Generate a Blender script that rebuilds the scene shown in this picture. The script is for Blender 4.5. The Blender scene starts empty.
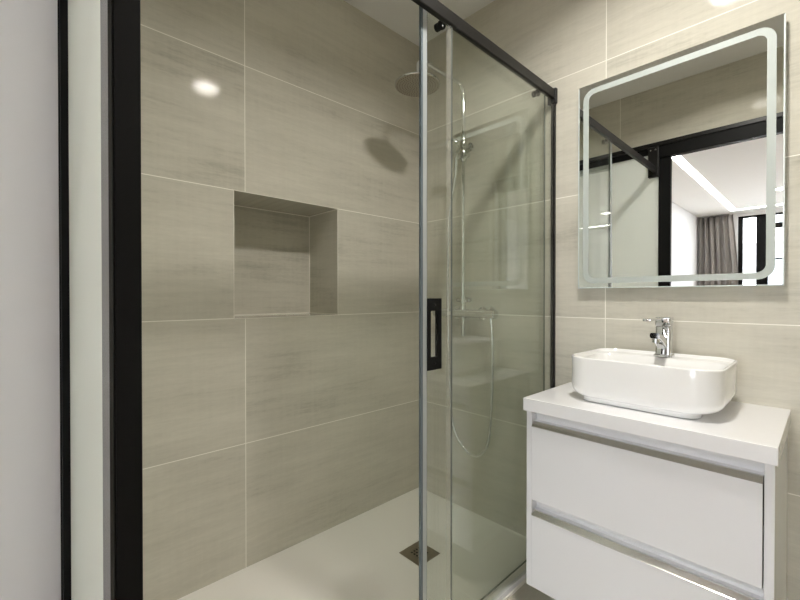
import bpy, bmesh, math, random
from math import pi, sin, cos, radians, atan2, sqrt
from mathutils import Vector, Matrix

# ------------------------------------------------------------------ camera, sky, exposure
scene = bpy.context.scene
C = scene.collection
X0, Y0, H = 1.667, 1.595, 2.493          # mirror wall, niche wall, ceiling
XP0, XP1 = 0.100, 0.141                  # partition between bedroom and bathroom
cam_d = bpy.data.cameras.new('camera')
cam_d.sensor_width = 36.0
cam_d.lens = 406.2071 / 800 * 36.0
cam_d.clip_start = 0.01
cam = bpy.data.objects.new('camera', cam_d)
cam.location = (0, 0, 1.08)
cam.rotation_euler = (radians(90 - 0.4116), 0, radians(46.4637 - 90))
C.objects.link(cam)
scene.camera = cam

world = bpy.data.worlds.new('sky')
scene.world = world
world.use_nodes = True
wn = world.node_tree.nodes
wn['Background'].inputs['Color'].default_value = (0.86, 0.93, 1.0, 1)
wn['Background'].inputs['Strength'].default_value = 12.5

SUN = 42.0
sun_d = bpy.data.lights.new('sun', 'SUN')
sun_d.energy = SUN
sun_d.angle = radians(1.0)
sun_d.color = (1.0, 0.97, 0.93)
sun = bpy.data.objects.new('sun', sun_d)
sun.rotation_euler = (radians(35), radians(40), 0)     # high sun over the bedroom's roof, on the houses opposite
sun.location = (-6, 0, 8)
C.objects.link(sun)

portal_d = bpy.data.lights.new('window_portal', 'AREA')
portal_d.shape = 'RECTANGLE'
portal_d.size = 2.4
portal_d.size_y = 2.45
portal_d.cycles.is_portal = True
portal = bpy.data.objects.new('window_portal', portal_d)
portal.location = (-5.70, -0.13, 1.23)
portal.rotation_euler = (radians(90), 0, radians(-90))
C.objects.link(portal)

BATH_LAMP = 14.0       # the diffuser's own glow
BED_LAMP = 18.0
STRIP = 13.0

lamp_d = bpy.data.lights.new('bathroom_downlight', 'AREA')
lamp_d.shape = 'DISK'
lamp_d.size = 0.16
lamp_d.energy = 13.5
lamp_d.spread = radians(152)
lamp_d.color = (1.0, 0.958, 0.89)
lamp = bpy.data.objects.new('bathroom_downlight', lamp_d)
lamp.location = (0.940, 0.310, H - 0.0085)
C.objects.link(lamp)

vs = scene.view_settings
scene.display_settings.display_device = 'sRGB'
vs.view_transform = 'Standard'
vs.look = 'None'
vs.exposure = 0.43
vs.gamma = 1.0
vs.use_curve_mapping = False
cy = scene.cycles
cy.use_denoising = True
cy.max_bounces = 14
cy.diffuse_bounces = 6
cy.glossy_bounces = 8
cy.transmission_bounces = 8
cy.transparent_max_bounces = 32
cy.sample_clamp_indirect = 6.0
cy.caustics_reflective = False
cy.caustics_refractive = False

# ------------------------------------------------------------------ materials
def new_mat(name):
    m = bpy.data.materials.new(name)
    m.use_nodes = True
    nt = m.node_tree
    return m, nt, nt.nodes['Principled BSDF']

def lin(r, g, b):
    f = lambda c: (c / 255 / 12.92) if c / 255 <= 0.04045 else ((c / 255 + 0.055) / 1.055) ** 2.4
    return (f(r), f(g), f(b), 1)

def plain(name, col, rough=0.5, metal=0.0, spec=0.5, noise=0.0, nscale=30, coat=0.0, bump=0.0):
    m, nt, p = new_mat(name)
    p.inputs['Roughness'].default_value = rough
    p.inputs['Metallic'].default_value = metal
    p.inputs['Specular IOR Level'].default_value = spec
    p.inputs['Coat Weight'].default_value = coat
    p.inputs['Coat Roughness'].default_value = 0.05
    tc = nt.nodes.new('ShaderNodeTexCoord')
    n = nt.nodes.new('ShaderNodeTexNoise')
    n.inputs['Scale'].default_value = nscale
    n.inputs['Detail'].default_value = 4
    nt.links.new(tc.outputs['Object'], n.inputs['Vector'])
    mx = nt.nodes.new('ShaderNodeMix'); mx.data_type = 'RGBA'
    c = col if len(col) == 4 else (*col, 1)
    mx.inputs[6].default_value = tuple(v * (1 - noise) for v in c[:3]) + (1,)
    mx.inputs[7].default_value = tuple(min(1, v * (1 + noise)) for v in c[:3]) + (1,)
    nt.links.new(n.outputs['Fac'], mx.inputs[0])
    nt.links.new(mx.outputs[2], p.inputs['Base Color'])
    if bump:
        b = nt.nodes.new('ShaderNodeBump')
        b.inputs['Strength'].default_value = bump
        b.inputs['Distance'].default_value = 0.001
        nt.links.new(n.outputs['Fac'], b.inputs['Height'])
        nt.links.new(b.outputs['Normal'], p.inputs['Normal'])
    return m

def emit(name, col, s):
    m = bpy.data.materials.new(name); m.use_nodes = True
    nt = m.node_tree; nt.nodes.clear()
    e = nt.nodes.new('ShaderNodeEmission'); o = nt.nodes.new('ShaderNodeOutputMaterial')
    e.inputs[0].default_value = (*col, 1); e.inputs[1].default_value = s
    nt.links.new(e.outputs[0], o.inputs[0])
    return m

def glass(name, tint, refl=1.0):
    """clear pane: straight-through light with a tint, Fresnel mirror reflection"""
    m = bpy.data.materials.new(name); m.use_nodes = True
    nt = m.node_tree; nt.nodes.clear(); N = nt.nodes.new; L = nt.links.new
    o = N('ShaderNodeOutputMaterial'); mix = N('ShaderNodeMixShader')
    tr = N('ShaderNodeBsdfTransparent'); gl = N('ShaderNodeBsdfGlossy'); fr = N('ShaderNodeFresnel'); ge = N('ShaderNodeNewGeometry')
    tr.inputs[0].default_value = (*tint, 1)
    gl.inputs['Roughness'].default_value = 0.0
    ior = N('ShaderNodeMath'); ior.operation = 'MULTIPLY_ADD'
    ior.inputs[1].default_value = -(1.5 - 1 / 1.5); ior.inputs[2].default_value = 1.5
    L(ge.outputs['Backfacing'], ior.inputs[0]); L(ior.outputs[0], fr.inputs['IOR'])
    sc = N('ShaderNodeMath'); sc.operation = 'MULTIPLY'; sc.inputs[1].default_value = refl
    L(fr.outputs[0], sc.inputs[0]); L(sc.outputs[0], mix.inputs[0])
    L(tr.outputs[0], mix.inputs[1]); L(gl.outputs[0], mix.inputs[2]); L(mix.outputs[0], o.inputs[0])
    return m

def translucent(name, col, tl, clear=0.0):
    """milky glass or vinyl: scatters light on both sides, faint gloss"""
    m, nt, p = new_mat(name); N = nt.nodes.new; L = nt.links.new
    p.inputs['Base Color'].default_value = (*col, 1); p.inputs['Roughness'].default_value = 0.2
    t = N('ShaderNodeBsdfTranslucent'); t.inputs[0].default_value = (*col, 1)
    mx = N('ShaderNodeMixShader'); mx.inputs[0].default_value = tl
    o = nt.nodes['Material Output']
    L(p.outputs[0], mx.inputs[1]); L(t.outputs[0], mx.inputs[2])
    if clear:
        tr = N('ShaderNodeBsdfTransparent'); m2 = N('ShaderNodeMixShader'); m2.inputs[0].default_value = clear
        L(mx.outputs[0], m2.inputs[1]); L(tr.outputs[0], m2.inputs[2]); L(m2.outputs[0], o.inputs[0])
    else:
        L(mx.outputs[0], o.inputs[0])
    return m

def tile_mat(name, axis, origin, grid=True, base=(0.545, 0.523, 0.449), rough=0.045, ztile=0.5, utile=1.0, zoff=-0.0035):
    """large greige porcelain tile with horizontal cement streaks and pale grout"""
    m, nt, p = new_mat(name)
    N = nt.nodes.new; L = nt.links.new
    def math_(op, a, b=None, c=None):
        n = N('ShaderNodeMath'); n.operation = op
        for i, v in enumerate((a, b, c)):
            if v is None: continue
            if hasattr(v, 'links'): L(v, n.inputs[i])
            else: n.inputs[i].default_value = v
        return n.outputs[0]
    tc = N('ShaderNodeTexCoord'); s = N('ShaderNodeSeparateXYZ'); L(tc.outputs['Object'], s.inputs[0])
    u = math_('SUBTRACT', origin, s.outputs[axis]) if axis < 2 else math_('SUBTRACT', s.outputs[0], 0.0)
    v = math_('SUBTRACT', s.outputs[2], zoff) if axis < 2 else math_('SUBTRACT', s.outputs[1], 0.0)
    us = math_('DIVIDE', u, utile); vs_ = math_('DIVIDE', v, ztile)
    iu = math_('FLOOR', us); iv = math_('FLOOR', vs_)
    cell = N('ShaderNodeCombineXYZ'); L(iu, cell.inputs[0]); L(iv, cell.inputs[1])
    wn_ = N('ShaderNodeTexWhiteNoise'); L(cell.outputs[0], wn_.inputs['Vector'])
    off = N('ShaderNodeVectorMath'); off.operation = 'SCALE'; L(wn_.outputs['Color'], off.inputs[0]); off.inputs['Scale'].default_value = 37.0
    if not grid: off.inputs['Scale'].default_value = 0.0
    uv = N('ShaderNodeCombineXYZ'); L(u, uv.inputs[0]); L(v, uv.inputs[1])
    add = N('ShaderNodeVectorMath'); L(uv.outputs[0], add.inputs[0]); L(off.outputs[0], add.inputs[1])
    def noise(sx, sy, det, rough_=0.6, dist=0.0):
        mp = N('ShaderNodeVectorMath'); mp.operation = 'MULTIPLY'; mp.inputs[1].default_value = (sx, sy, 1)
        L(add.outputs[0], mp.inputs[0])
        n = N('ShaderNodeTexNoise'); n.inputs['Scale'].default_value = 1.0; n.inputs['Detail'].default_value = det
        n.inputs['Roughness'].default_value = rough_; n.inputs['Distortion'].default_value = dist
        L(mp.outputs[0], n.inputs['Vector'])
        return n.outputs['Fac']
    cloud = noise(1.6, 5.0, 3, 0.5, 0.4)
    streak = noise(3.5, 42.0, 6, 0.65, 0.3)
    fine = noise(40.0, 160.0, 3, 0.6)
    vert = noise(60.0, 2.5, 3, 0.6)
    t = math_('MULTIPLY', cloud, 0.50)
    t = math_('MULTIPLY_ADD', streak, 0.38, t)
    t = math_('MULTIPLY_ADD', fine, 0.17, t)
    t = math_('MULTIPLY_ADD', vert, 0.10, t)
    t = math_('MULTIPLY_ADD', wn_.outputs['Value'], 0.08 if grid else 0.0, t)
    ramp = N('ShaderNodeValToRGB'); L(t, ramp.inputs[0])
    e = ramp.color_ramp.elements
    dk = tuple(c * k for c, k in zip(base, (0.73, 0.73, 0.715))); lt = tuple(c * k for c, k in zip(base, (1.16, 1.16, 1.17)))
    e[0].position = 0.40; e[0].color = (*dk, 1)
    e[1].position = 0.74; e[1].color = (*lt, 1)
    mid = e.new(0.55); mid.color = (*base, 1)
    col = ramp.outputs['Color']
    if grid:
        def edge(x, period):
            fr = math_('FRACT', x); a = math_('SUBTRACT', fr, 0.5); a = math_('ABSOLUTE', a)
            return math_('GREATER_THAN', a, 0.5 - 0.0015 / period)
        g = math_('MAXIMUM', edge(us, utile), edge(vs_, ztile))
        mx = N('ShaderNodeMix'); mx.data_type = 'RGBA'
        L(g, mx.inputs[0]); L(col, mx.inputs[6]); mx.inputs[7].default_value = (0.88, 0.86, 0.79, 1)
        col = mx.outputs[2]
        r = math_('MULTIPLY_ADD', g, 0.45, rough)
        r = math_('MULTIPLY_ADD', fine, 0.03, r)
        L(r, p.inputs['Roughness'])
    else:
        p.inputs['Roughness'].default_value = rough + 0.03
    L(col, p.inputs['Base Color'])
    p.inputs['Specular IOR Level'].default_value = 0.05
    b = N('ShaderNodeBump'); b.inputs['Strength'].default_value = 0.06; b.inputs['Distance'].default_value = 0.0012
    L(math_('ADD', fine, streak), b.inputs['Height']); L(b.outputs['Normal'], p.inputs['Normal'])
    return m

M = {}
M['tile_back'] = tile_mat('tile_back', 0, X0)
M['tile_right'] = tile_mat('tile_right', 1, Y0)
M['tile_left'] = tile_mat('tile_left', 1, Y0 + 0.43)
M['tile_front'] = tile_mat('tile_front', 0, X0)
M['tile_niche'] = tile_mat('tile_niche', 0, X0 + 0.31, grid=False)
M['tile_niche_side'] = tile_mat('tile_niche_side', 1, Y0 + 0.31, grid=False)
M['floor_tile'] = tile_mat('floor_tile', 2, 0, base=(0.50, 0.47, 0.40), ztile=0.6, utile=0.6)
M['grout'] = plain('grout', (0.80, 0.77, 0.70), 0.7, noise=0.04)
M['plaster'] = plain('plaster', (0.75, 0.75, 0.755), 0.75, noise=0.015, nscale=12, spec=0.2)
M['ceiling'] = plain('ceiling', (0.84, 0.84, 0.83), 0.85, noise=0.01, nscale=9, spec=0.1)
M['wood_floor'] = plain('wood_floor', (0.42, 0.33, 0.25), 0.45, noise=0.12, nscale=6)
M['tray'] = plain('tray', (0.90, 0.875, 0.83), 0.42, noise=0.015, nscale=220, bump=0.15)
M['black'] = plain('black', (0.006, 0.006, 0.006), 0.5, noise=0.1, nscale=200, spec=0.12)
M['black_metal'] = plain('black_metal', (0.009, 0.0085, 0.008), 0.38, noise=0.1, nscale=300, spec=0.3)
M['black_satin'] = plain('black_satin', (0.02, 0.02, 0.02), 0.22, noise=0.05, nscale=200, spec=0.6)
M['white_panel'] = translucent('white_panel', (0.84, 0.86, 0.82), 0.55)
M['seal_milky'] = translucent('seal_milky', (0.72, 0.77, 0.79), 0.4, clear=0.45)
M['seal_faint'] = translucent('seal_faint', (0.75, 0.75, 0.70), 0.4, clear=0.86)
M['lacquer'] = plain('lacquer', (0.775, 0.775, 0.80), 0.16, noise=0.01, nscale=5, coat=0.3)
M['stone_white'] = plain('stone_white', (0.81, 0.81, 0.83), 0.13, noise=0.02, nscale=60, coat=0.3)
M['ceramic'] = plain('ceramic', (0.86, 0.86, 0.855), 0.08, noise=0.005, nscale=8, coat=0.5)
M['chrome'] = plain('chrome', (0.70, 0.71, 0.72), 0.05, metal=1.0, noise=0.01)
M['brushed'] = plain('brushed', (0.72, 0.71, 0.69), 0.22, metal=1.0, noise=0.03, nscale=120)
M['alu'] = plain('alu', (0.80, 0.80, 0.82), 0.35, metal=0.0, noise=0.01)
M['steel_dark'] = plain('steel_dark', (0.34, 0.30, 0.235), 0.38, metal=0.9, noise=0.12, nscale=140)
M['hole'] = plain('hole', (0.01, 0.01, 0.01), 0.8, noise=0.1)
M['head_face'] = plain('head_face', (0.42, 0.38, 0.31), 0.42, metal=0.6, noise=0.06, nscale=120)
M['nozzle'] = plain('nozzle', (0.16, 0.15, 0.13), 0.6, noise=0.1)
M['glass'] = glass('shower_glass', (0.974, 0.990, 0.972))
M['glass_edge'] = plain('glass_edge', (0.13, 0.16, 0.145), 0.15, noise=0.05)
M['window_glass'] = glass('window_glass', (0.99, 0.995, 1.0))
M['seal'] = plain('seal', (0.12, 0.15, 0.17), 0.25, noise=0.03)
M['seal_clear'] = glass('seal_clear', (0.84, 0.87, 0.86), 1.6)
M['mirror'] = plain('mirror_silver', (0.90, 0.915, 0.905), 0.0, metal=1.0)
M['mirror_edge'] = plain('mirror_edge', (0.72, 0.78, 0.78), 0.2, noise=0.02)
M['frost'] = plain('frosted_glass', (0.45, 0.49, 0.47), 0.6, metal=0.1, noise=0.01)
M['curtain'] = plain('curtain', (0.27, 0.25, 0.235), 0.9, noise=0.12, nscale=160, spec=0.1)
M['facade'] = plain('facade', (0.80, 0.79, 0.77), 0.85, noise=0.03, nscale=3)
M['facade_band'] = plain('facade_band', (0.50, 0.47, 0.46), 0.8, noise=0.05, nscale=5)
M['asphalt'] = plain('asphalt', (0.10, 0.10, 0.10), 0.9, noise=0.2, nscale=8)
M['dark_window'] = plain('dark_window', (0.16, 0.19, 0.23), 0.15, noise=0.05)
M['bath_lamp'] = emit('bath_lamp', (1.0, 0.94, 0.82), BATH_LAMP)
M['bed_lamp'] = emit('bed_lamp', (1.0, 0.94, 0.87), BED_LAMP)
M['led'] = emit('led', (1.0, 0.97, 0.92), STRIP)

# ------------------------------------------------------------------ mesh helpers
def box(bm, x0, x1, y0, y1, z0, z1, bev=0.0, seg=2):
    vs_ = [bm.verts.new(p) for p in ((x0, y0, z0), (x1, y0, z0), (x1, y1, z0), (x0, y1, z0), (x0, y0, z1), (x1, y0, z1), (x1, y1, z1), (x0, y1, z1))]
    fs = [bm.faces.new([vs_[i] for i in f]) for f in ((3, 2, 1, 0), (4, 5, 6, 7), (0, 1, 5, 4), (1, 2, 6, 5), (2, 3, 7, 6), (3, 0, 4, 7))]
    if bev:
        es = list({e for f in fs for e in f.edges})
        bmesh.ops.bevel(bm, geom=es, offset=bev, segments=seg, profile=0.5, affect='EDGES')
    return fs

def bx(*a, **k):
    bm = bmesh.new(); box(bm, *a, **k); return bm

def loft(bm, rings, cap0=True, cap1=True):
    R = [[bm.verts.new(p) for p in r] for r in rings]
    n = len(R[0])
    for a, b in zip(R, R[1:]):
        for i in range(n):
            bm.faces.new((a[i], a[(i + 1) % n], b[(i + 1) % n], b[i]))
    if cap0: bm.faces.new(list(reversed(R[0])))
    if cap1: bm.faces.new(R[-1])
    return R

def rrect(x0, x1, y0, y1, r, z, n=8):
    r = min(r, (x1 - x0) / 2 - 1e-4, (y1 - y0) / 2 - 1e-4)
    out = []
    for cx, cyy, a0 in ((x1 - r, y1 - r, 0), (x0 + r, y1 - r, 90), (x0 + r, y0 + r, 180), (x1 - r, y0 + r, 270)):
        for k in range(n + 1):
            a = radians(a0 + 90 * k / n)
            out.append((cx + r * cos(a), cyy + r * sin(a), z))
    return out

def smooth_path(pts, sub=10):
    P = [Vector(p) for p in pts]
    out = []
    for i in range(len(P) - 1):
        p0 = P[max(i - 1, 0)]; p1 = P[i]; p2 = P[i + 1]; p3 = P[min(i + 2, len(P) - 1)]
        for k in range(sub):
            t = k / sub
            out.append(0.5 * ((2 * p1) + (p2 - p0) * t + (2 * p0 - 5 * p1 + 4 * p2 - p3) * t * t + (3 * p1 - p0 - 3 * p2 + p3) * t ** 3))
    out.append(P[-1])
    return out

def tube(bm, path, r, n=14, cap=True):
    P = [Vector(p) for p in path]
    rs = r if isinstance(r, (list, tuple)) else [r] * len(P)
    up = None; rings = []
    for i, p in enumerate(P):
        t = (P[min(i + 1, len(P) - 1)] - P[max(i - 1, 0)]).normalized()
        if up is None:
            up = Vector((0, 0, 1)) if abs(t.z) < 0.9 else Vector((1, 0, 0))
        up = (up - t * up.dot(t)).normalized()
        s = t.cross(up)
        rings.append([p + (up * cos(2 * pi * k / n) + s * sin(2 * pi * k / n)) * rs[i] for k in range(n)])
    loft(bm, rings, cap, cap)

def lathe(bm, prof, origin, axis='z', n=32):
    """prof: (radius, along) pairs; closed by caps"""
    o = Vector(origin); rings = []
    for r, h in prof:
        ring = []
        for k in range(n):
            a = 2 * pi * k / n
            if axis == 'z': v = Vector((r * cos(a), r * sin(a), h))
            elif axis == 'y': v = Vector((r * sin(a), h, r * cos(a)))
            else: v = Vector((h, r * cos(a), r * sin(a)))
            ring.append(o + v)
        rings.append(ring)
    loft(bm, rings)

def prism(bm, poly, axis, a0, a1):
    """extrude a 2D outline along an axis; poly in the other two coordinates in xyz order"""
    def P(q, a):
        return {'x': (a, q[0], q[1]), 'y': (q[0], a, q[1]), 'z': (q[0], q[1], a)}[axis]
    loft(bm, [[P(q, a0) for q in poly], [P(q, a1) for q in poly]])

def obj(name, bm, mat, parent=None, smooth=None, label=None, mats=None):
    bmesh.ops.recalc_face_normals(bm, faces=bm.faces)
    me = bpy.data.meshes.new(name)
    bm.to_mesh(me); bm.free()
    me.materials.append(mat)
    for mm in (mats or []): me.materials.append(mm)
    if smooth is not None:
        for p in me.polygons: p.use_smooth = True
        me.set_sharp_from_angle(angle=radians(smooth))
    o = bpy.data.objects.new(name, me)
    C.objects.link(o)
    if parent is not None:
        o.parent = parent
        bpy.context.view_layer.update()
        o.matrix_parent_inverse = parent.matrix_world.inverted()
    if label: o['label'] = label
    return o

def thing(name, label, cat, loc=(0, 0, 0), group=None):
    o = bpy.data.objects.new(name, None)
    o.empty_display_size = 0.05
    o.location = loc
    C.objects.link(o)
    tag(o, label, cat, group)
    bpy.context.view_layer.update()
    return o

def tag(o, label, cat, group=None):
    o['label'] = label; o['category'] = cat
    if group: o['group'] = group

def struct(name, bm, mat, parent=None, label=None, mats=None, smooth=None):
    o = obj(name, bm, mat, parent, smooth=smooth, label=label, mats=mats)
    if parent is None: o['kind'] = 'structure'
    return o

# ------------------------------------------------------------------ room shell
ZF = -0.012                              # bathroom floor, tray top is z = 0
YR = -0.47                               # bathroom's near wall
NX0, NX1, NZ0, NZ1, ND = 0.623, 1.109, 0.9965, 1.4965, 0.25
BX, BY = -5.58, -2.4                     # bedroom's window wall and far wall
TH = 0.12

# niche wall: four slabs around the recess, one mesh
bm = bmesh.new()
box(bm, XP1, NX0, Y0, Y0 + 0.30, -0.1, H)
box(bm, NX1, X0 + TH, Y0, Y0 + 0.30, -0.1, H)
box(bm, NX0, NX1, Y0, Y0 + 0.30, -0.1, NZ0)
box(bm, NX0, NX1, Y0, Y0 + 0.30, NZ1, H)
wall_back = struct('wall_back', bm, M['tile_back'])
# niche lining
nb = struct('niche_back', bx(NX0 - .002, NX1 + .002, Y0 + ND, Y0 + ND + 0.03, NZ0 - .002, NZ1 + .002), M['tile_niche'], wall_back)
t_ = 0.0012
bm = bmesh.new()
box(bm, NX0, NX0 + t_, Y0 + .0005, Y0 + ND, NZ0, NZ1)
box(bm, NX1 - t_, NX1, Y0 + .0005, Y0 + ND, NZ0, NZ1)
struct('niche_side', bm, M['tile_niche_side'], wall_back)
bm = bmesh.new()
box(bm, NX0, NX1, Y0 + .0005, Y0 + ND, NZ0, NZ0 + t_)
box(bm, NX0, NX1, Y0 + .0005, Y0 + ND, NZ1 - t_, NZ1)
struct('niche_shelf', bm, M['tile_niche'], wall_back)
bm = bmesh.new()
g = 0.0045; yb = Y0 + ND
box(bm, NX0, NX1, yb - g, yb, NZ1 - g, NZ1 - t_ / 2); box(bm, NX0, NX1, yb - g, yb, NZ0 + t_ / 2, NZ0 + g)
box(bm, NX1 - g, NX1, yb - g, yb, NZ0, NZ1); box(bm, NX0, NX0 + g, yb - g, yb, NZ0, NZ1)
box(bm, NX1 - g, NX1, Y0 + .002, yb, NZ1 - g, NZ1 - t_ / 2); box(bm, NX1 - g, NX1, Y0 + .002, yb, NZ0 + t_ / 2, NZ0 + g)
# fine mitred edge around the mouth of the recess
e_ = 0.0022
for (a0, a1, c0, c1) in ((NX0 - e_, NX1 + e_, NZ1, NZ1 + e_), (NX0 - e_, NX1 + e_, NZ0 - e_, NZ0), (NX0 - e_, NX0, NZ0, NZ1), (NX1, NX1 + e_, NZ0, NZ1)):
    box(bm, a0, a1, Y0 - 0.0006, Y0 + 0.002, c0, c1)
struct('niche_grout', bm, M['grout'], wall_back)

struct('wall_right', bx(X0, X0 + TH, YR - TH, Y0 + 0.30, -0.1, H), M['tile_right'])
struct('wall_front', bx(XP1, X0, YR - TH, YR, -0.1, H), M['tile_front'])
ZH0, ZH1 = 2.012, 2.118                  # header above the doorway
struct('wall_left', bx(0.122, XP1, YR, Y0, ZH1, H), M['tile_left'])
struct('wall_bedroom_inner', bx(XP0, 0.122, YR - TH, Y0, ZH1, H), M['plaster'])
struct('ceiling', bx(BX - 0.3, X0 + TH, BY - TH, Y0 + 0.3, H, H + 0.1), M['ceiling'])
struct('floor', bx(XP1 - 0.02, X0, YR, 0.79, -0.1, ZF), M['floor_tile'])
struct('floor_bedroom', bx(BX - 0.3, XP1 - 0.02, BY, Y0, -0.1, ZF), M['wood_floor'])
struct('wall_bedroom_left', bx(BX - 0.3, XP1 - 0.0, Y0, Y0 + TH, -0.1, H), M['plaster'])
struct('wall_bedroom_right', bx(BX - 0.3, XP0, BY - TH, BY, -0.1, H), M['plaster'])
struct('wall_bedroom_back', bx(XP0, XP1, BY, YR - TH, -0.1, H), M['plaster'])
bm = bmesh.new()
box(bm, BX - 0.2, BX, 1.05, Y0, -0.1, H); box(bm, BX - 0.2, BX, BY, -1.3, -0.1, H)
box(bm, BX - 0.2, BX, -1.3, 1.05, 2.44, H)
struct('wall_bedroom_far', bm, M['plaster'])

# black framed doorway with a white infill panel beside the opening
PY0, PY1 = 0.717, 0.786
d1 = bpy.data.objects.new('door_1', None); C.objects.link(d1); d1['kind'] = 'structure'
d1.location = (0.12, 0.72, 0); d1['label'] = 'black framed bathroom doorway with white fixed side panel'
bpy.context.view_layer.update()
bm = bmesh.new()
box(bm, XP0 + .004, XP1, PY0 + .0015, PY1, ZF, ZH1, 0.001, 1)
box(bm, XP0 + .0075, XP1 - 0.0035, PY0, PY0 + .003, ZF, ZH0)
po = obj('post', bm, M['black'], d1)
obj('outer_trim', bx(XP0, XP0 + .0055, PY0 + .002, PY1, ZF, ZH0), M['black_satin'], po)
bm = bmesh.new(); box(bm, XP0, XP1, -0.43, -0.36, ZF, ZH0, 0.001, 1); obj('post', bm, M['black'], d1)
bm = bmesh.new()
box(bm, XP0, XP1 + 0.012, -0.43, PY1, ZH0, ZH1 - 0.024, 0.0012, 1)
box(bm, XP0, XP1 + 0.002, PY1, 1.53, 2.047, ZH1 - 0.03, 0.0012, 1)
obj('header', bm, M['black'], d1)
bm = bmesh.new(); box(bm, XP0 - .004, XP1 + 0.020, -0.43, Y0, ZH1 - 0.026, ZH1, 0.002, 1)
obj('header_cap', bm, M['black_metal'], d1)
bm = bmesh.new()
box(bm, XP0, XP1, 1.53, Y0, ZF, 2.047, 0.001, 1)
box(bm, XP0 - .0035, XP0, 1.545, 1.56, ZF, 2.047)
obj('stile', bm, M['black'], d1)
obj('side_panel', bx(0.118, 0.133, PY1 - .001, 1.532, ZF + 0.05, 2.05), M['white_panel'], d1, label='white fixed panel between the black posts')
bm = bmesh.new(); box(bm, XP0 + .004, XP1, PY1, 1.53, ZF, ZF + 0.06, 0.001, 1); obj('bottom_rail', bm, M['black'], d1)
struct('wall_post', bx(XP0, XP1, YR - TH, -0.43, -0.1, ZH1), M['plaster'])

# bedroom window wall
w1 = bpy.data.objects.new('window_1', None); C.objects.link(w1); w1['kind'] = 'structure'; w1.location = (BX - 0.1, -0.13, 0)
w1['label'] = 'tall black framed bedroom window'
bpy.context.view_layer.update()
fx0, fx1 = BX - 0.13, BX - 0.05
for y0, y1 in ((0.99, 1.05), (0.672, 0.82), (-1.3, -1.22)):
    obj('mullion', bx(fx0, fx1, y0, y1, ZF, 2.44, bev=.003), M['black'], w1)
obj('head_rail', bx(fx0, fx1, -1.3, 1.05, 2.41, 2.44), M['black'], w1)
obj('bottom_rail', bx(fx0, fx1, -1.3, 1.05, ZF, 0.06), M['black'], w1)
obj('transom', bx(fx0 + .01, fx1 - .01, -1.22, 0.672, 2.20, 2.29), M['black'], w1)
for y0, y1 in ((0.82, 0.99), (-1.22, 0.672)):
    obj('pane', bx(BX - 0.094, BX - 0.088, y0, y1, 0.06, 2.41), M['window_glass'], w1)

# ------------------------------------------------------------------ shower tray and drain
bm = bmesh.new()
rings = [rrect(XP1, X0 - .001, 0.79, Y0 - .001, 0.002, -0.06, 3), rrect(XP1, X0 - .001, 0.79, Y0 - .001, 0.002, -0.002, 3), rrect(XP1 + .002, X0 - .001, 0.792, Y0 - .001, 0.002, 0.0, 3)]
loft(bm, rings)
tray = obj('shower_tray', bm, M['tray'])
tag(tray, 'flat white shower tray with fine stone texture', 'shower tray')

dx, dy = 1.233, 1.178
dr = thing('floor_drain', 'square metal drain cover set in the shower tray', 'drain', (dx, dy, 0.0))
obj('base', bx(dx - .060, dx + .060, dy - .060, dy + .060, 0.0001, 0.0008), M['hole'], dr)  # black sheet under the grate, its colour stands for shade in the drain
bm = bmesh.new()
n = 24; cs = 0.122 / n
def hole(i, j):
    k = (n - 9) // 2
    a, b = i - k, j - k
    return 0 <= a < 11 and 0 <= b < 11 and a % 3 != 2 and b % 3 != 2
V = {}
def gv(i, j):
    if (i, j) not in V: V[(i, j)] = bm.verts.new((dx - .061 + i * cs, dy - .061 + j * cs, 0.0026))
    return V[(i, j)]
for i in range(n):
    for j in range(n):
        if not hole(i, j): bm.faces.new((gv(i, j), gv(i + 1, j), gv(i + 1, j + 1), gv(i, j + 1)))
ext = bmesh.ops.extrude_face_region(bm, geom=list(bm.faces))
bmesh.ops.translate(bm, vec=(0, 0, -0.0018), verts=[v for v in ext['geom'] if isinstance(v, bmesh.types.BMVert)])
obj('grate', bm, M['steel_dark'], dr)

# ------------------------------------------------------------------ shower screen
def pane(bm, x0, x1, y0, y1, z0, z1):
    """glass slab: faces across y get slot 0 (clear), the thin edges slot 1"""
    for k, f in enumerate(box(bm, x0, x1, y0, y1, z0, z1)):
        f.material_index = 0 if k in (2, 4) else 1

scr = thing('shower_screen', 'clear glass shower screen with sliding door under a black top track', 'shower screen', (0.98, 0.808, 0.0))
bm = bmesh.new(); pane(bm, 0.982, X0 - 0.012, 0.7985, 0.8055, 0.012, 1.918)
fp = obj('fixed_panel', bm, M['glass'], scr, mats=[M['glass_edge']])
bm = bmesh.new()
box(bm, 0.158, X0 - 0.012, 0.793, 0.811, 1.914, 1.953, 0.002, 2)
obj('track', bm, M['black_metal'], scr, label='black horizontal track across the top of the glass')
bm = bmesh.new(); box(bm, X0 - 0.018, X0, 0.788, 0.826, 1.896, 1.960, 0.003, 2); obj('wall_bracket', bm, M['black_metal'], scr)
bm = bmesh.new(); box(bm, XP1, XP1 + 0.030, 0.780, 0.842, 1.885, 2.046, 0.003, 2)
box(bm, XP1 + .012, XP1 + 0.030, 0.780, 0.842, 2.04, 2.085, 0.003, 2)
br = obj('wall_bracket', bm, M['black_metal'], scr)
for q in (0.797, 0.825):
    bm = bmesh.new(); lathe(bm, [(.0045, 0), (.0045, .002), (.003, .003)], (XP1 + .030, q, 2.065), 'x', 12); obj('screw', bm, M['chrome'], br, smooth=40)
bm = bmesh.new(); box(bm, X0 - 0.014, X0, 0.795, 0.811, 0.002, 1.898, 0.001, 1); obj('wall_profile', bm, M['black_metal'], scr)
bm = bmesh.new(); box(bm, 0.960, 0.982, 0.7990, 0.8050, 0.014, 1.914)
obj('edge_seal', bm, M['seal_faint'], fp)
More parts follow.
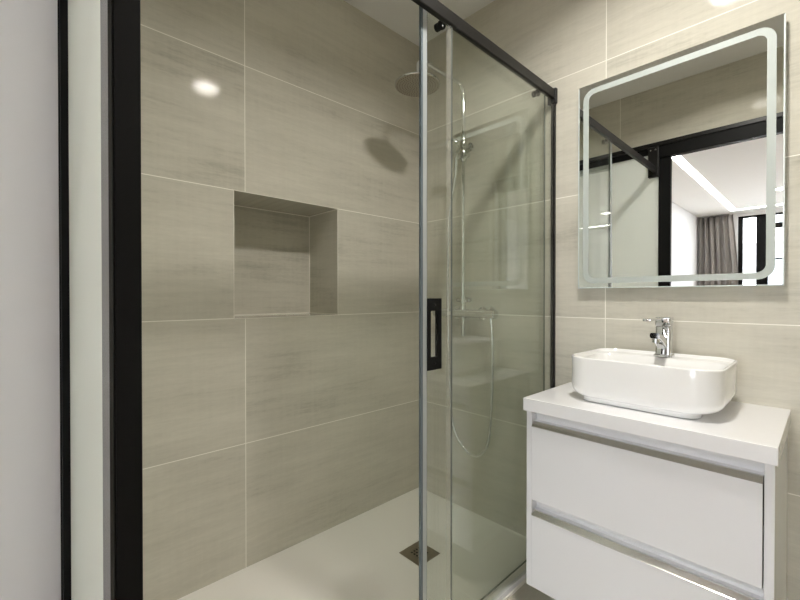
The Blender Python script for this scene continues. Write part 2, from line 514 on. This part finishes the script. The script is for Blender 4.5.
bm = bmesh.new(); prism(bm, [(0.793, 0.0005), (0.812, 0.0005), (0.809, 0.014), (0.796, 0.014)], 'x', 0.982, X0 - .014)
obj('bottom_profile', bm, M['alu'], fp)

GY0, GY1 = 0.829, 0.836
bm = bmesh.new(); pane(bm, 0.900, 1.640, GY0, GY1, 0.016, 1.942)
sd = obj('sliding_door', bm, M['glass'], scr, mats=[M['glass_edge']], label='clear sliding glass door pushed behind the fixed pane')
bm = bmesh.new()
prism(bm, [(0.881, GY0 - .0012), (0.898, GY0 - .0012), (0.898, GY0 - .0002), (0.8985, GY1 + .0002), (0.898, GY1 + .0012), (0.881, GY1 + .0012)], 'z', 0.016, 1.942)
obj('edge_seal', bm, M['seal_milky'], sd, smooth=30, label='pale grey seal strip on the closing edge')
bm = bmesh.new(); prism(bm, [(0.873, GY0 - .001), (0.881, GY0 - .0012), (0.881, GY1 + .0012), (0.873, GY1 + .001)], 'z', 0.016, 1.942)
obj('seal_gasket', bm, M['seal'], sd)
bm = bmesh.new()
def handle_plate(bm, y0, y1, zo):
    # slotted plate: outer rounded frame with an open slot
    hx0, hx1, hz0, hz1 = 0.898, 0.962, 0.858 + zo, 1.076 + zo
    o = rrect(hx0, hx1, hz0, hz1, .002, 0, 4); i = rrect(0.913, 0.947, 0.896 + zo, 1.038 + zo, .002, 0, 4)
    R = []
    for y, ring in ((y0, o), (y1, o), (y1, i), (y0, i)):
        R.append([(p[0], y, p[1]) for p in ring])
    R.append(R[0])
    vr = [[bm.verts.new(p) for p in r] for r in R[:4]]
    m_ = len(o)
    for a in range(4):
        A, B = vr[a], vr[(a + 1) % 4]
        for k in range(m_): bm.faces.new((A[k], A[(k + 1) % m_], B[(k + 1) % m_], B[k]))
handle_plate(bm, GY0 - 0.004, GY0 - .0002, 0)
handle_plate(bm, GY1 + .0002, GY1 + 0.003, 0)
h_ = obj('handle', bm, M['black'], sd, label='black slotted door handle')
for zz in (0.878, 1.056):
    bm = bmesh.new(); lathe(bm, [(.0042, 0), (.0042, -.0012), (.003, -.002)], (0.931, GY0 - .004, zz), 'y', 14); obj('screw', bm, M['black_metal'], sd, smooth=40)
for rx in (0.961, 1.565):
    bm = bmesh.new()
    lathe(bm, [(.013, GY0 - .010), (.014, GY0 - .008), (.014, GY0 - .0005)], (rx, 0, 1.920), 'y', 24)
    lathe(bm, [(.012, GY1 + .0005), (.012, GY1 + .010), (.010, GY1 + .012)], (rx, 0, 1.920), 'y', 24)
    ro = obj('roller', bm, M['black_metal'], sd, smooth=40)
    bm = bmesh.new(); lathe(bm, [(.004, GY0 - .0115), (.005, GY0 - .010), (.005, GY0 - .009)], (rx, 0, 1.915), 'y', 16); obj('bolt', bm, M['chrome'], sd, smooth=40)
bm = bmesh.new(); box(bm, 1.0, 1.03, GY0 - .006, GY1 + .006, 0.0005, 0.03, .002, 1); obj('bottom_guide', bm, M['black'], sd)

# ------------------------------------------------------------------ shower column
PX, PY = 1.612, 1.242
sc_ = thing('shower_column', 'chrome shower column with overhead rain head on the tiled wall', 'shower', (PX, PY, 0.9))
bm = bmesh.new()
arm = [(PX, PY, 1.0), (PX, PY, 1.4), (PX, PY, 1.8), (PX, PY, 2.075)]
for k in range(1, 9):
    a = radians(90 * k / 9); arm.append((PX - .05 * (1 - cos(a)), PY, 2.075 + .05 * sin(a)))
arm += [(PX - .05, PY, 2.125), (1.45, PY, 2.125), (1.33, PY, 2.125)]
for k in range(1, 7):
    a = radians(90 * k / 6); arm.append((1.33 - .042 * sin(a), PY, 2.125 - .042 * (1 - cos(a))))
arm.append((1.288, PY, 2.045))
tube(bm, arm, 0.0095, 16)
lathe(bm, [(.013, 0), (.013, .05), (.0115, .055)], (PX, PY, 1.83), 'z', 18)
obj('riser_pipe', bm, M['chrome'], sc_, smooth=40)
HX, HZ = 1.286, 2.006
bm = bmesh.new()
lathe(bm, [(.099, 0), (.1005, .003), (.0995, .007), (.075, .012), (.03, .019), (.018, .026), (.014, .034), (.0165, .041), (.0165, .050), (.012, .053)], (HX, PY, HZ), 'z', 48)
hd = obj('shower_head', bm, M['chrome'], sc_, smooth=40)
bm = bmesh.new(); lathe(bm, [(.096, -.0015), (.096, .001)], (HX, PY, HZ), 'z', 48); obj('spray_face', bm, M['head_face'], hd)
bm = bmesh.new()
for k in range(1, 9):
    for j in range(6 * k):
        a = 2 * pi * j / (6 * k) + 0.2 * k
        lathe(bm, [(.0021, 0), (.0014, -.002)], (HX + .0112 * k * cos(a), PY + .0112 * k * sin(a), HZ - .0014), 'z', 6)
obj('nozzle', bm, M['nozzle'], hd)
# upper wall mount / hand shower holder
bm = bmesh.new()
tube(bm, [(X0, PY, 1.832), (PX - .004, PY, 1.832)], 0.010, 16)
lathe(bm, [(.022, 0), (.022, -.006), (.015, -.010)], (X0 - .0005, PY, 1.832), 'x', 24)
lathe(bm, [(.014, -.022), (.0155, -.018), (.0155, .018), (.014, .022)], (PX, PY, 1.832), 'z', 20)
obj('wall_mount', bm, M['chrome'], sc_, smooth=40)
bm = bmesh.new()
lathe(bm, [(.016, -.026), (.017, -.022), (.017, .022), (.016, .026)], (PX, PY, 1.775), 'z', 20)
tube(bm, [(PX + .002, PY - .03, 1.775), (PX, PY, 1.775), (PX - .02, PY + .004, 1.770), (PX - .044, PY + .008, 1.764)], [.013, .012, .012, .0155], 16)
obj('hand_shower_holder', bm, M['chrome'], sc_, smooth=40)
# bar mixer
MZ = 1.000
bm = bmesh.new()
lathe(bm, [(.012, -.150), (.020, -.146), (.021, -.10), (.0215, .10), (.020, .146), (.012, .150)], (PX, PY - .0, MZ), 'y', 28)
for q in (-.075, .075):
    tube(bm, [(PX, PY + q, MZ), (X0 - .004, PY + q, MZ)], .014, 18)
    lathe(bm, [(.033, 0), (.033, -.006), (.02, -.014)], (X0 - .0005, PY + q, MZ), 'x', 28)
lathe(bm, [(.014, .015), (.014, .035), (.011, .045)], (PX, PY, MZ), 'z', 18)
mx_ = obj('mixer_body', bm, M['chrome'], sc_, smooth=40)
for s in (-1, 1):
    bm = bmesh.new()
    lathe(bm, [(.021, s * .146), (.0235, s * .152), (.0235, s * .183), (.019, s * .188)], (PX, PY, MZ), 'y', 20)
    box(bm, PX - .006, PX + .006, PY + s * .160, PY + s * .178, MZ + .021, MZ + .034, .002, 1)
    obj('control_knob', bm, M['chrome'], sc_, smooth=40)
bm = bmesh.new()
lathe(bm, [(.016, -.018), (.016, .018)], (PX, PY, 1.066), 'z', 18)
lathe(bm, [(.009, -.045), (.012, -.040), (.012, -.02), (.008, -.015)], (PX, PY, 1.066), 'y', 16)
lathe(bm, [(.008, .012), (.010, .02), (.010, .036), (.007, .04)], (PX, PY, 1.066), 'y', 16)
obj('diverter', bm, M['chrome'], sc_, smooth=40)
bm = bmesh.new(); tube(bm, [(PX, PY, .985), (PX, PY, .90), (PX, PY, .887)], [.0105, .0105, .008], 16); obj('outlet', bm, M['chrome'], sc_, smooth=40)
hp = smooth_path([(PX, 1.098, 1.012), (PX - .008, 1.085, 1.005), (PX - .010, 1.070, .95), (PX - .012, 1.064, .83), (PX - .012, 1.066, .62), (PX - .014, 1.082, .42), (PX - .014, 1.115, .345), (PX - .014, 1.160, .318), (PX - .014, 1.215, .332), (PX - .014, 1.275, .395), (PX - .014, 1.306, .50), (PX - .016, 1.318, .75), (PX - .020, 1.322, 1.1), (PX - .026, 1.312, 1.45), (PX - .034, 1.275, 1.62), (PX - .038, 1.258, 1.70)], 12)
bm = bmesh.new(); tube(bm, hp, .0068, 10); obj('hose', bm, M['chrome'], sc_, smooth=60)

hs = thing('hand_shower', 'round chrome hand shower resting in the holder on the shower pole', 'hand shower', (PX - .044, PY + .008, 1.764))
bm = bmesh.new()
tube(bm, smooth_path([(PX - .038, 1.259, 1.695), (PX - .041, 1.254, 1.73), (PX - .047, 1.249, 1.765), (PX - .060, 1.245, 1.795)], 6), [.009] * 6 + [.0105] * 8 + [.012] * 5, 14)
obj('handle', bm, M['chrome'], hs, smooth=50)
bm = bmesh.new(); lathe(bm, [(.028, -.010), (.034, -.004), (.035, .003), (.032, .009), (.014, .014)], (0, 0, 0), 'x', 28)
for v in bm.verts: v.co = Matrix.Rotation(radians(-35), 3, 'Y') @ v.co
bmesh.ops.translate(bm, vec=(PX - .076, 1.243, 1.807), verts=bm.verts)
obj('spray_head', bm, M['chrome'], hs, smooth=40)

# ------------------------------------------------------------------ vanity
VX = 1.235; CY0, CY1 = 0.079, 0.689; CZ0, CZ1 = 0.122, 0.705
van = thing('vanity_cabinet', 'glossy white wall hung vanity with two wide drawers', 'vanity', (1.45, 0.384, CZ0))
bm = bmesh.new()
box(bm, VX + .002, X0, CY0, CY0 + .018, CZ0, CZ1, .0008, 1)
obj('side_panel', bm, M['lacquer'], van)
bm = bmesh.new()
box(bm, VX + .002, X0, CY1 - .018, CY1, CZ0, CZ1, .0008, 1)
obj('side_panel', bm, M['lacquer'], van)
bm = bmesh.new()
box(bm, VX + .045, X0, CY0 + .018, CY1 - .018, CZ0, CZ0 + .018); box(bm, VX + .05, X0, CY0 + .018, CY1 - .018, CZ1 - .018, CZ1)
box(bm, X0 - .02, X0, CY0 + .018, CY1 - .018, CZ0, CZ1); box(bm, VX + .05, X0 - .02, CY0 + .018, CY1 - .018, 0.385, 0.403)
obj('body', bm, M['lacquer'], van)
def drawer(z0, z1, ztop):
    y0, y1 = CY0 + .0205, CY1 - .019
    bm = bmesh.new(); box(bm, VX + .000, VX + .020, y0, y1, z0, z1, .0008, 1)
    d = obj('drawer', bm, M['lacquer'], van)
    bm = bmesh.new()   # bright edge strip along the top of the drawer front
    prism(bm, [(VX - .0015, z1 - .001), (VX + .001, z1 + .0005), (VX + .012, z1 + .013), (VX + .020, z1 + .013), (VX + .020, z1 + .0002), (VX + .0, z1 - .001)], 'y', y0, y1)
    obj('handle_strip', bm, M['brushed'], d, label='brushed metal finger strip')
    bm = bmesh.new()   # curved finger recess behind it
    pts = []
    zz0, zz1 = z1 + .0132, ztop
    for k in range(9):
        a = radians(90 * k / 8)
        pts.append((VX + .012 + .026 * cos(a) * 1.0, zz0 + (zz1 - zz0) * (0.05 + 0.95 * sin(a))))
    pts = [(VX + .044, zz0), (VX + .020, zz0), (VX + .034, zz0 + .0015)] + pts[1:] + [(VX + .012, zz1 + .0005), (VX + .044, zz1 + .0005)]
    prism(bm, pts, 'y', CY0 + .0185, CY1 - .0185)
    obj('finger_recess', bm, M['alu'], d, smooth=40)
    bm = bmesh.new()
    box(bm, VX + .045, X0 - .06, y0 + .02, y1 - .02, z0 + .03, z1 - .06); obj('drawer_box', bm, M['lacquer'], d)
drawer(0.412, 0.655, 0.7045)
drawer(CZ0 + .002, 0.362, 0.409)

bm = bmesh.new(); box(bm, 1.22, X0 - .0005, 0.073, 0.693, 0.7055, 0.747, .0015, 2)
ct = obj('countertop', bm, M['stone_white']); tag(ct, 'thick white countertop on the vanity cabinet', 'countertop')

# basin
bz = 0.7475
bm = bmesh.new()
x0, x1, y0, y1 = 1.304, 1.634, 0.185, 0.590
R = []
fo = dict(x0=1.322, x1=1.600, y0=.236, y1=.543)
R.append(rrect(1.326, 1.596, .240, .549, .040, bz, 10))
R.append(rrect(1.322, 1.600, .236, .553, .044, bz + .003, 10))
R.append(rrect(1.321, 1.601, .235, .554, .045, bz + .014, 10))
for k in range(0, 9):                 # belly curving out to the wall
    a = radians(90 * k / 8)
    t = sin(a); zz = bz + .016 + .034 * (1 - cos(a))
    R.append(rrect(1.320 + (x0 - 1.320) * t, 1.602 + (x1 - 1.602) * t, .234 + (y0 - .234) * t, .555 + (y1 - .555) * t, .046 + .020 * t, zz, 10))
R.append(rrect(x0, x1, y0, y1, .067, bz + .09, 10))
R.append(rrect(x0 - .001, x1 + .001, y0 - .001, y1 + .001, .068, .8845, 10))
R.append(rrect(x0 - .0005, x1 + .0005, y0 - .0005, y1 + .0005, .067, .887, 10))
R.append(rrect(x0 + .002, x1 - .002, y0 + .002, y1 - .002, .065, .8885, 10))
R.append(rrect(x0 + .005, x1 - .005, y0 + .005, y1 - .005, .062, .8882, 10))
R.append(rrect(x0 + .007, x1 - .007, y0 + .007, y1 - .007, .060, .886, 10))
R.append(rrect(x0 + .008, x1 - .010, y0 + .008, y1 - .008, .058, .880, 10))
R.append(rrect(x0 + .009, x1 - .014, y0 + .009, y1 - .009, .056, .8785, 10))
R.append(rrect(x0 + .010, 1.570, y0 + .011, y1 - .011, .054, .878, 10))
R.append(rrect(x0 + .011, 1.564, y0 + .013, y1 - .013, .052, .875, 10))
R.append(rrect(x0 + .014, 1.558, y0 + .018, y1 - .018, .052, .84, 10))
R.append(rrect(x0 + .022, 1.548, y0 + .030, y1 - .030, .05, .795, 10))
R.append(rrect(x0 + .045, 1.525, y0 + .060, y1 - .060, .045, .774, 10))
R.append(rrect(x0 + .09, 1.48, y0 + .14, y1 - .14, .03, .768, 10))
loft(bm, R)
bas = obj('basin', bm, M['ceramic'], smooth=55); tag(bas, 'white rounded countertop wash basin below the mirror', 'basin')
bm = bmesh.new(); lathe(bm, [(.022, .0), (.022, .003), (.015, .006)], (1.435, .378, .7682), 'z', 24)
obj('drain_plug', bm, M['chrome'], bas, smooth=40)

fa = thing('basin_faucet', 'chrome single lever mixer tap on the white basin', 'faucet', (1.596, .381, .878))
bm = bmesh.new()
FZ = .8792
R = [rrect(1.572, 1.620, .354, .407, .006, FZ, 5), rrect(1.572, 1.620, .354, .407, .006, FZ + .006, 5), rrect(1.575, 1.617, .358, .403, .006, FZ + .009, 5),
     rrect(1.577, 1.616, .358, .403, .007, FZ + .03, 5), rrect(1.577, 1.616, .358, .403, .007, FZ + .100, 5), rrect(1.579, 1.614, .360, .401, .007, FZ + .103, 5)]
loft(bm, R)
obj('body', bm, M['chrome'], fa, smooth=35)
bm = bmesh.new()
rings = []
for x, zc, hh, w in ((1.590, .920, .020, .016), (1.560, .932, .017, .0155), (1.525, .946, .0125, .015), (1.500, .954, .010, .015), (1.488, .956, .009, .014)):
    rings.append([(x, .381 + q[0], zc + q[1]) for q in [(p[0], p[1]) for p in rrect(-w, w, -hh, hh, .006, 0, 4)]])
loft(bm, rings)
lathe(bm, [(.011, -.020), (.011, -.004)], (1.503, .381, .953), 'z', 18)
obj('spout', bm, M['chrome'], fa, smooth=40)
bm = bmesh.new()
R = [rrect(1.577, 1.617, .358, .403, .007, FZ + .104, 5), rrect(1.576, 1.618, .357, .404, .007, FZ + .106, 5), rrect(1.576, 1.618, .357, .404, .007, FZ + .131, 5), rrect(1.578, 1.616, .359, .402, .007, FZ + .133, 5)]
loft(bm, R)
box(bm, 1.415, 1.600, .370, .392, FZ + .1265, FZ + .1325, .002, 2)
box(bm, 1.405, 1.425, .369, .393, FZ + .1255, FZ + .1345, .003, 2)
obj('lever', bm, M['chrome'], fa, smooth=35)

# ------------------------------------------------------------------ mirror
MX = 1.642; my0, my1, mz0, mz1 = .0885, .690, 1.1146, 1.913
mi = thing('wall_mirror', 'rectangular frameless wall mirror with frosted light border', 'mirror', (X0, .39, mz0))
bm = bmesh.new()
for k, f in enumerate(box(bm, MX, MX + .006, my0, my1, mz0, mz1)): f.material_index = 0 if k == 5 else 1
obj('mirror_glass', bm, M['mirror'], mi, mats=[M['mirror_edge']])
bm = bmesh.new()
for a in ((my0 - .0004, my0 + .0035, mz0, mz1 - .003), (my1 - .0035, my1 + .0004, mz0, mz1 - .003), (my0, my1, mz0 - .0004, mz0 + .003)):
    box(bm, MX - .0004, MX + .004, *a)
obj('polished_edge', bm, M['mirror_edge'], mi, label='pale polished glass edge')
bm = bmesh.new(); box(bm, MX + .006, X0, my0 + .03, my1 - .03, mz0 + .03, mz1 - .03); obj('housing', bm, M['alu'], mi)
bm = bmesh.new()
ins, wd = .019, .021
o = rrect(my0 + ins, my1 - ins, mz0 + ins, mz1 - ins, .042, 0, 10); i = rrect(my0 + ins + wd, my1 - ins - wd, mz0 + ins + wd, mz1 - ins - wd, .024, 0, 10)
vr = [[bm.verts.new((x, p[0], p[1])) for p in ring] for x, ring in ((MX - .0003, o), (MX - .0003, i), (MX + .0005, i), (MX + .0005, o))]
for a in range(4):
    A, B = vr[a], vr[(a + 1) % 4]
    for k in range(len(A)): bm.faces.new((A[k], A[(k + 1) % len(A)], B[(k + 1) % len(A)], B[k]))
obj('frosted_border', bm, M['frost'], mi, label='frosted glass border band with rounded corners')

# ------------------------------------------------------------------ lamps
def downlight(x, y, mat, r, label, group=None):
    t = thing('ceiling_downlight', label, 'ceiling light', (x, y, H), group)
    bm = bmesh.new()
    prof = [(r + .012, 0), (r + .012, -.003), (r + .002, -.006), (r, -.004), (r, -.0005)]
    lathe(bm, prof, (x, y, H - .0002), 'z', 36); obj('trim_ring', bm, M['ceiling'], t, smooth=40)
    bm = bmesh.new(); lathe(bm, [(r - .001, -.0066), (r - .001, -.0056)], (x, y, H), 'z', 36); obj('diffuser', bm, mat, t)
    return t
downlight(.940, .310, M['bath_lamp'], .085, 'round lit downlight in the bathroom ceiling, reflected on the tiles')
downlight(-3.95, .40, M['bed_lamp'], .085, 'round downlight of the bedroom ceiling at the mirror edge')
for q in ((-1.6, -0.9), (-3.95, -0.9)):  # added lamps out of view, raising the bedroom light that reaches the doorway
    downlight(q[0], q[1], M['bed_lamp'], .085, 'added round downlight out of view that brightens the bedroom', 'added bedroom fill downlights out of view')

ls = thing('light_strip', 'lit LED strip turning a corner across the bedroom ceiling', 'ceiling light', (-5.15, 1.06, H))
bm = bmesh.new()
zl = H - .003
poly = [(-0.6, 1.02), (-0.6, 1.10), (-5.23, 1.10), (-5.23, -1.9), (-5.15, -1.9), (-5.15, 1.02)]
prism(bm, poly, 'z', zl, H - .0005)
obj('diffuser', bm, M['led'], ls)

# ------------------------------------------------------------------ beyond the mirror: curtain and the view outside
bm = bmesh.new()
rows = []
random.seed(3)
NP = 120
ph = [random.uniform(-.5, .5) for _ in range(12)]
for zi in range(13):
    z = 2.475 - (2.475 - 0.01) * zi / 12
    row = []
    ye = 1.105 - .075 * min(1, zi / 4.5)
    for k in range(NP + 1):
        s = k / NP
        y = 1.56 + (ye - 1.56) * s
        x = -5.49 + .034 * sin(2 * pi * 6.0 * s + .5 * sin(5 * s + zi * .05) + .3) + .010 * sin(2 * pi * 13 * s + ph[k % 3] * .2 + .03 * zi)
        row.append((x, y, z))
    rows.append(row)
VV = [[bm.verts.new(p) for p in r] for r in rows]
for a, b in zip(VV, VV[1:]):
    for k in range(NP): bm.faces.new((a[k], a[k + 1], b[k + 1], b[k]))
cu = obj('curtain', bm, M['curtain'], smooth=70)
sm = cu.modifiers.new('thickness', 'SOLIDIFY'); sm.thickness = .003; sm.offset = 0
tag(cu, 'brown grey pleated curtain hanging beside the bedroom window', 'curtain')

bu = thing('apartment_building', 'pale apartment house across the street seen through bedroom window', 'building', (-16, 0, -6))
bm = bmesh.new(); box(bm, -24, -16, -14, 14, -6, 3.7); obj('wall', bm, M['facade'], bu)
for zb in (-3.0, 0.0, 2.9):
    bm = bmesh.new(); box(bm, -16.0, -14.9, -13.5, 13.5, zb, zb + .28, .01, 1); sl = obj('balcony', bm, M['facade_band'], bu)
for zb in (-2.4, .55):
    for yb_ in (-9, -6, -3, 0.2, 3.2, 6.2, 9.2):
        f_ = obj('window', bx(-16.02, -15.96, yb_, yb_ + 1.3, zb, zb + 1.9), M['black'], bu)
        obj('pane', bx(-15.97, -15.95, yb_ + .06, yb_ + 1.24, zb + .06, zb + 1.84), M['dark_window'], f_)
struct('ground', bx(-40, -6.5, -30, 30, -6.2, -6.0), M['asphalt'])
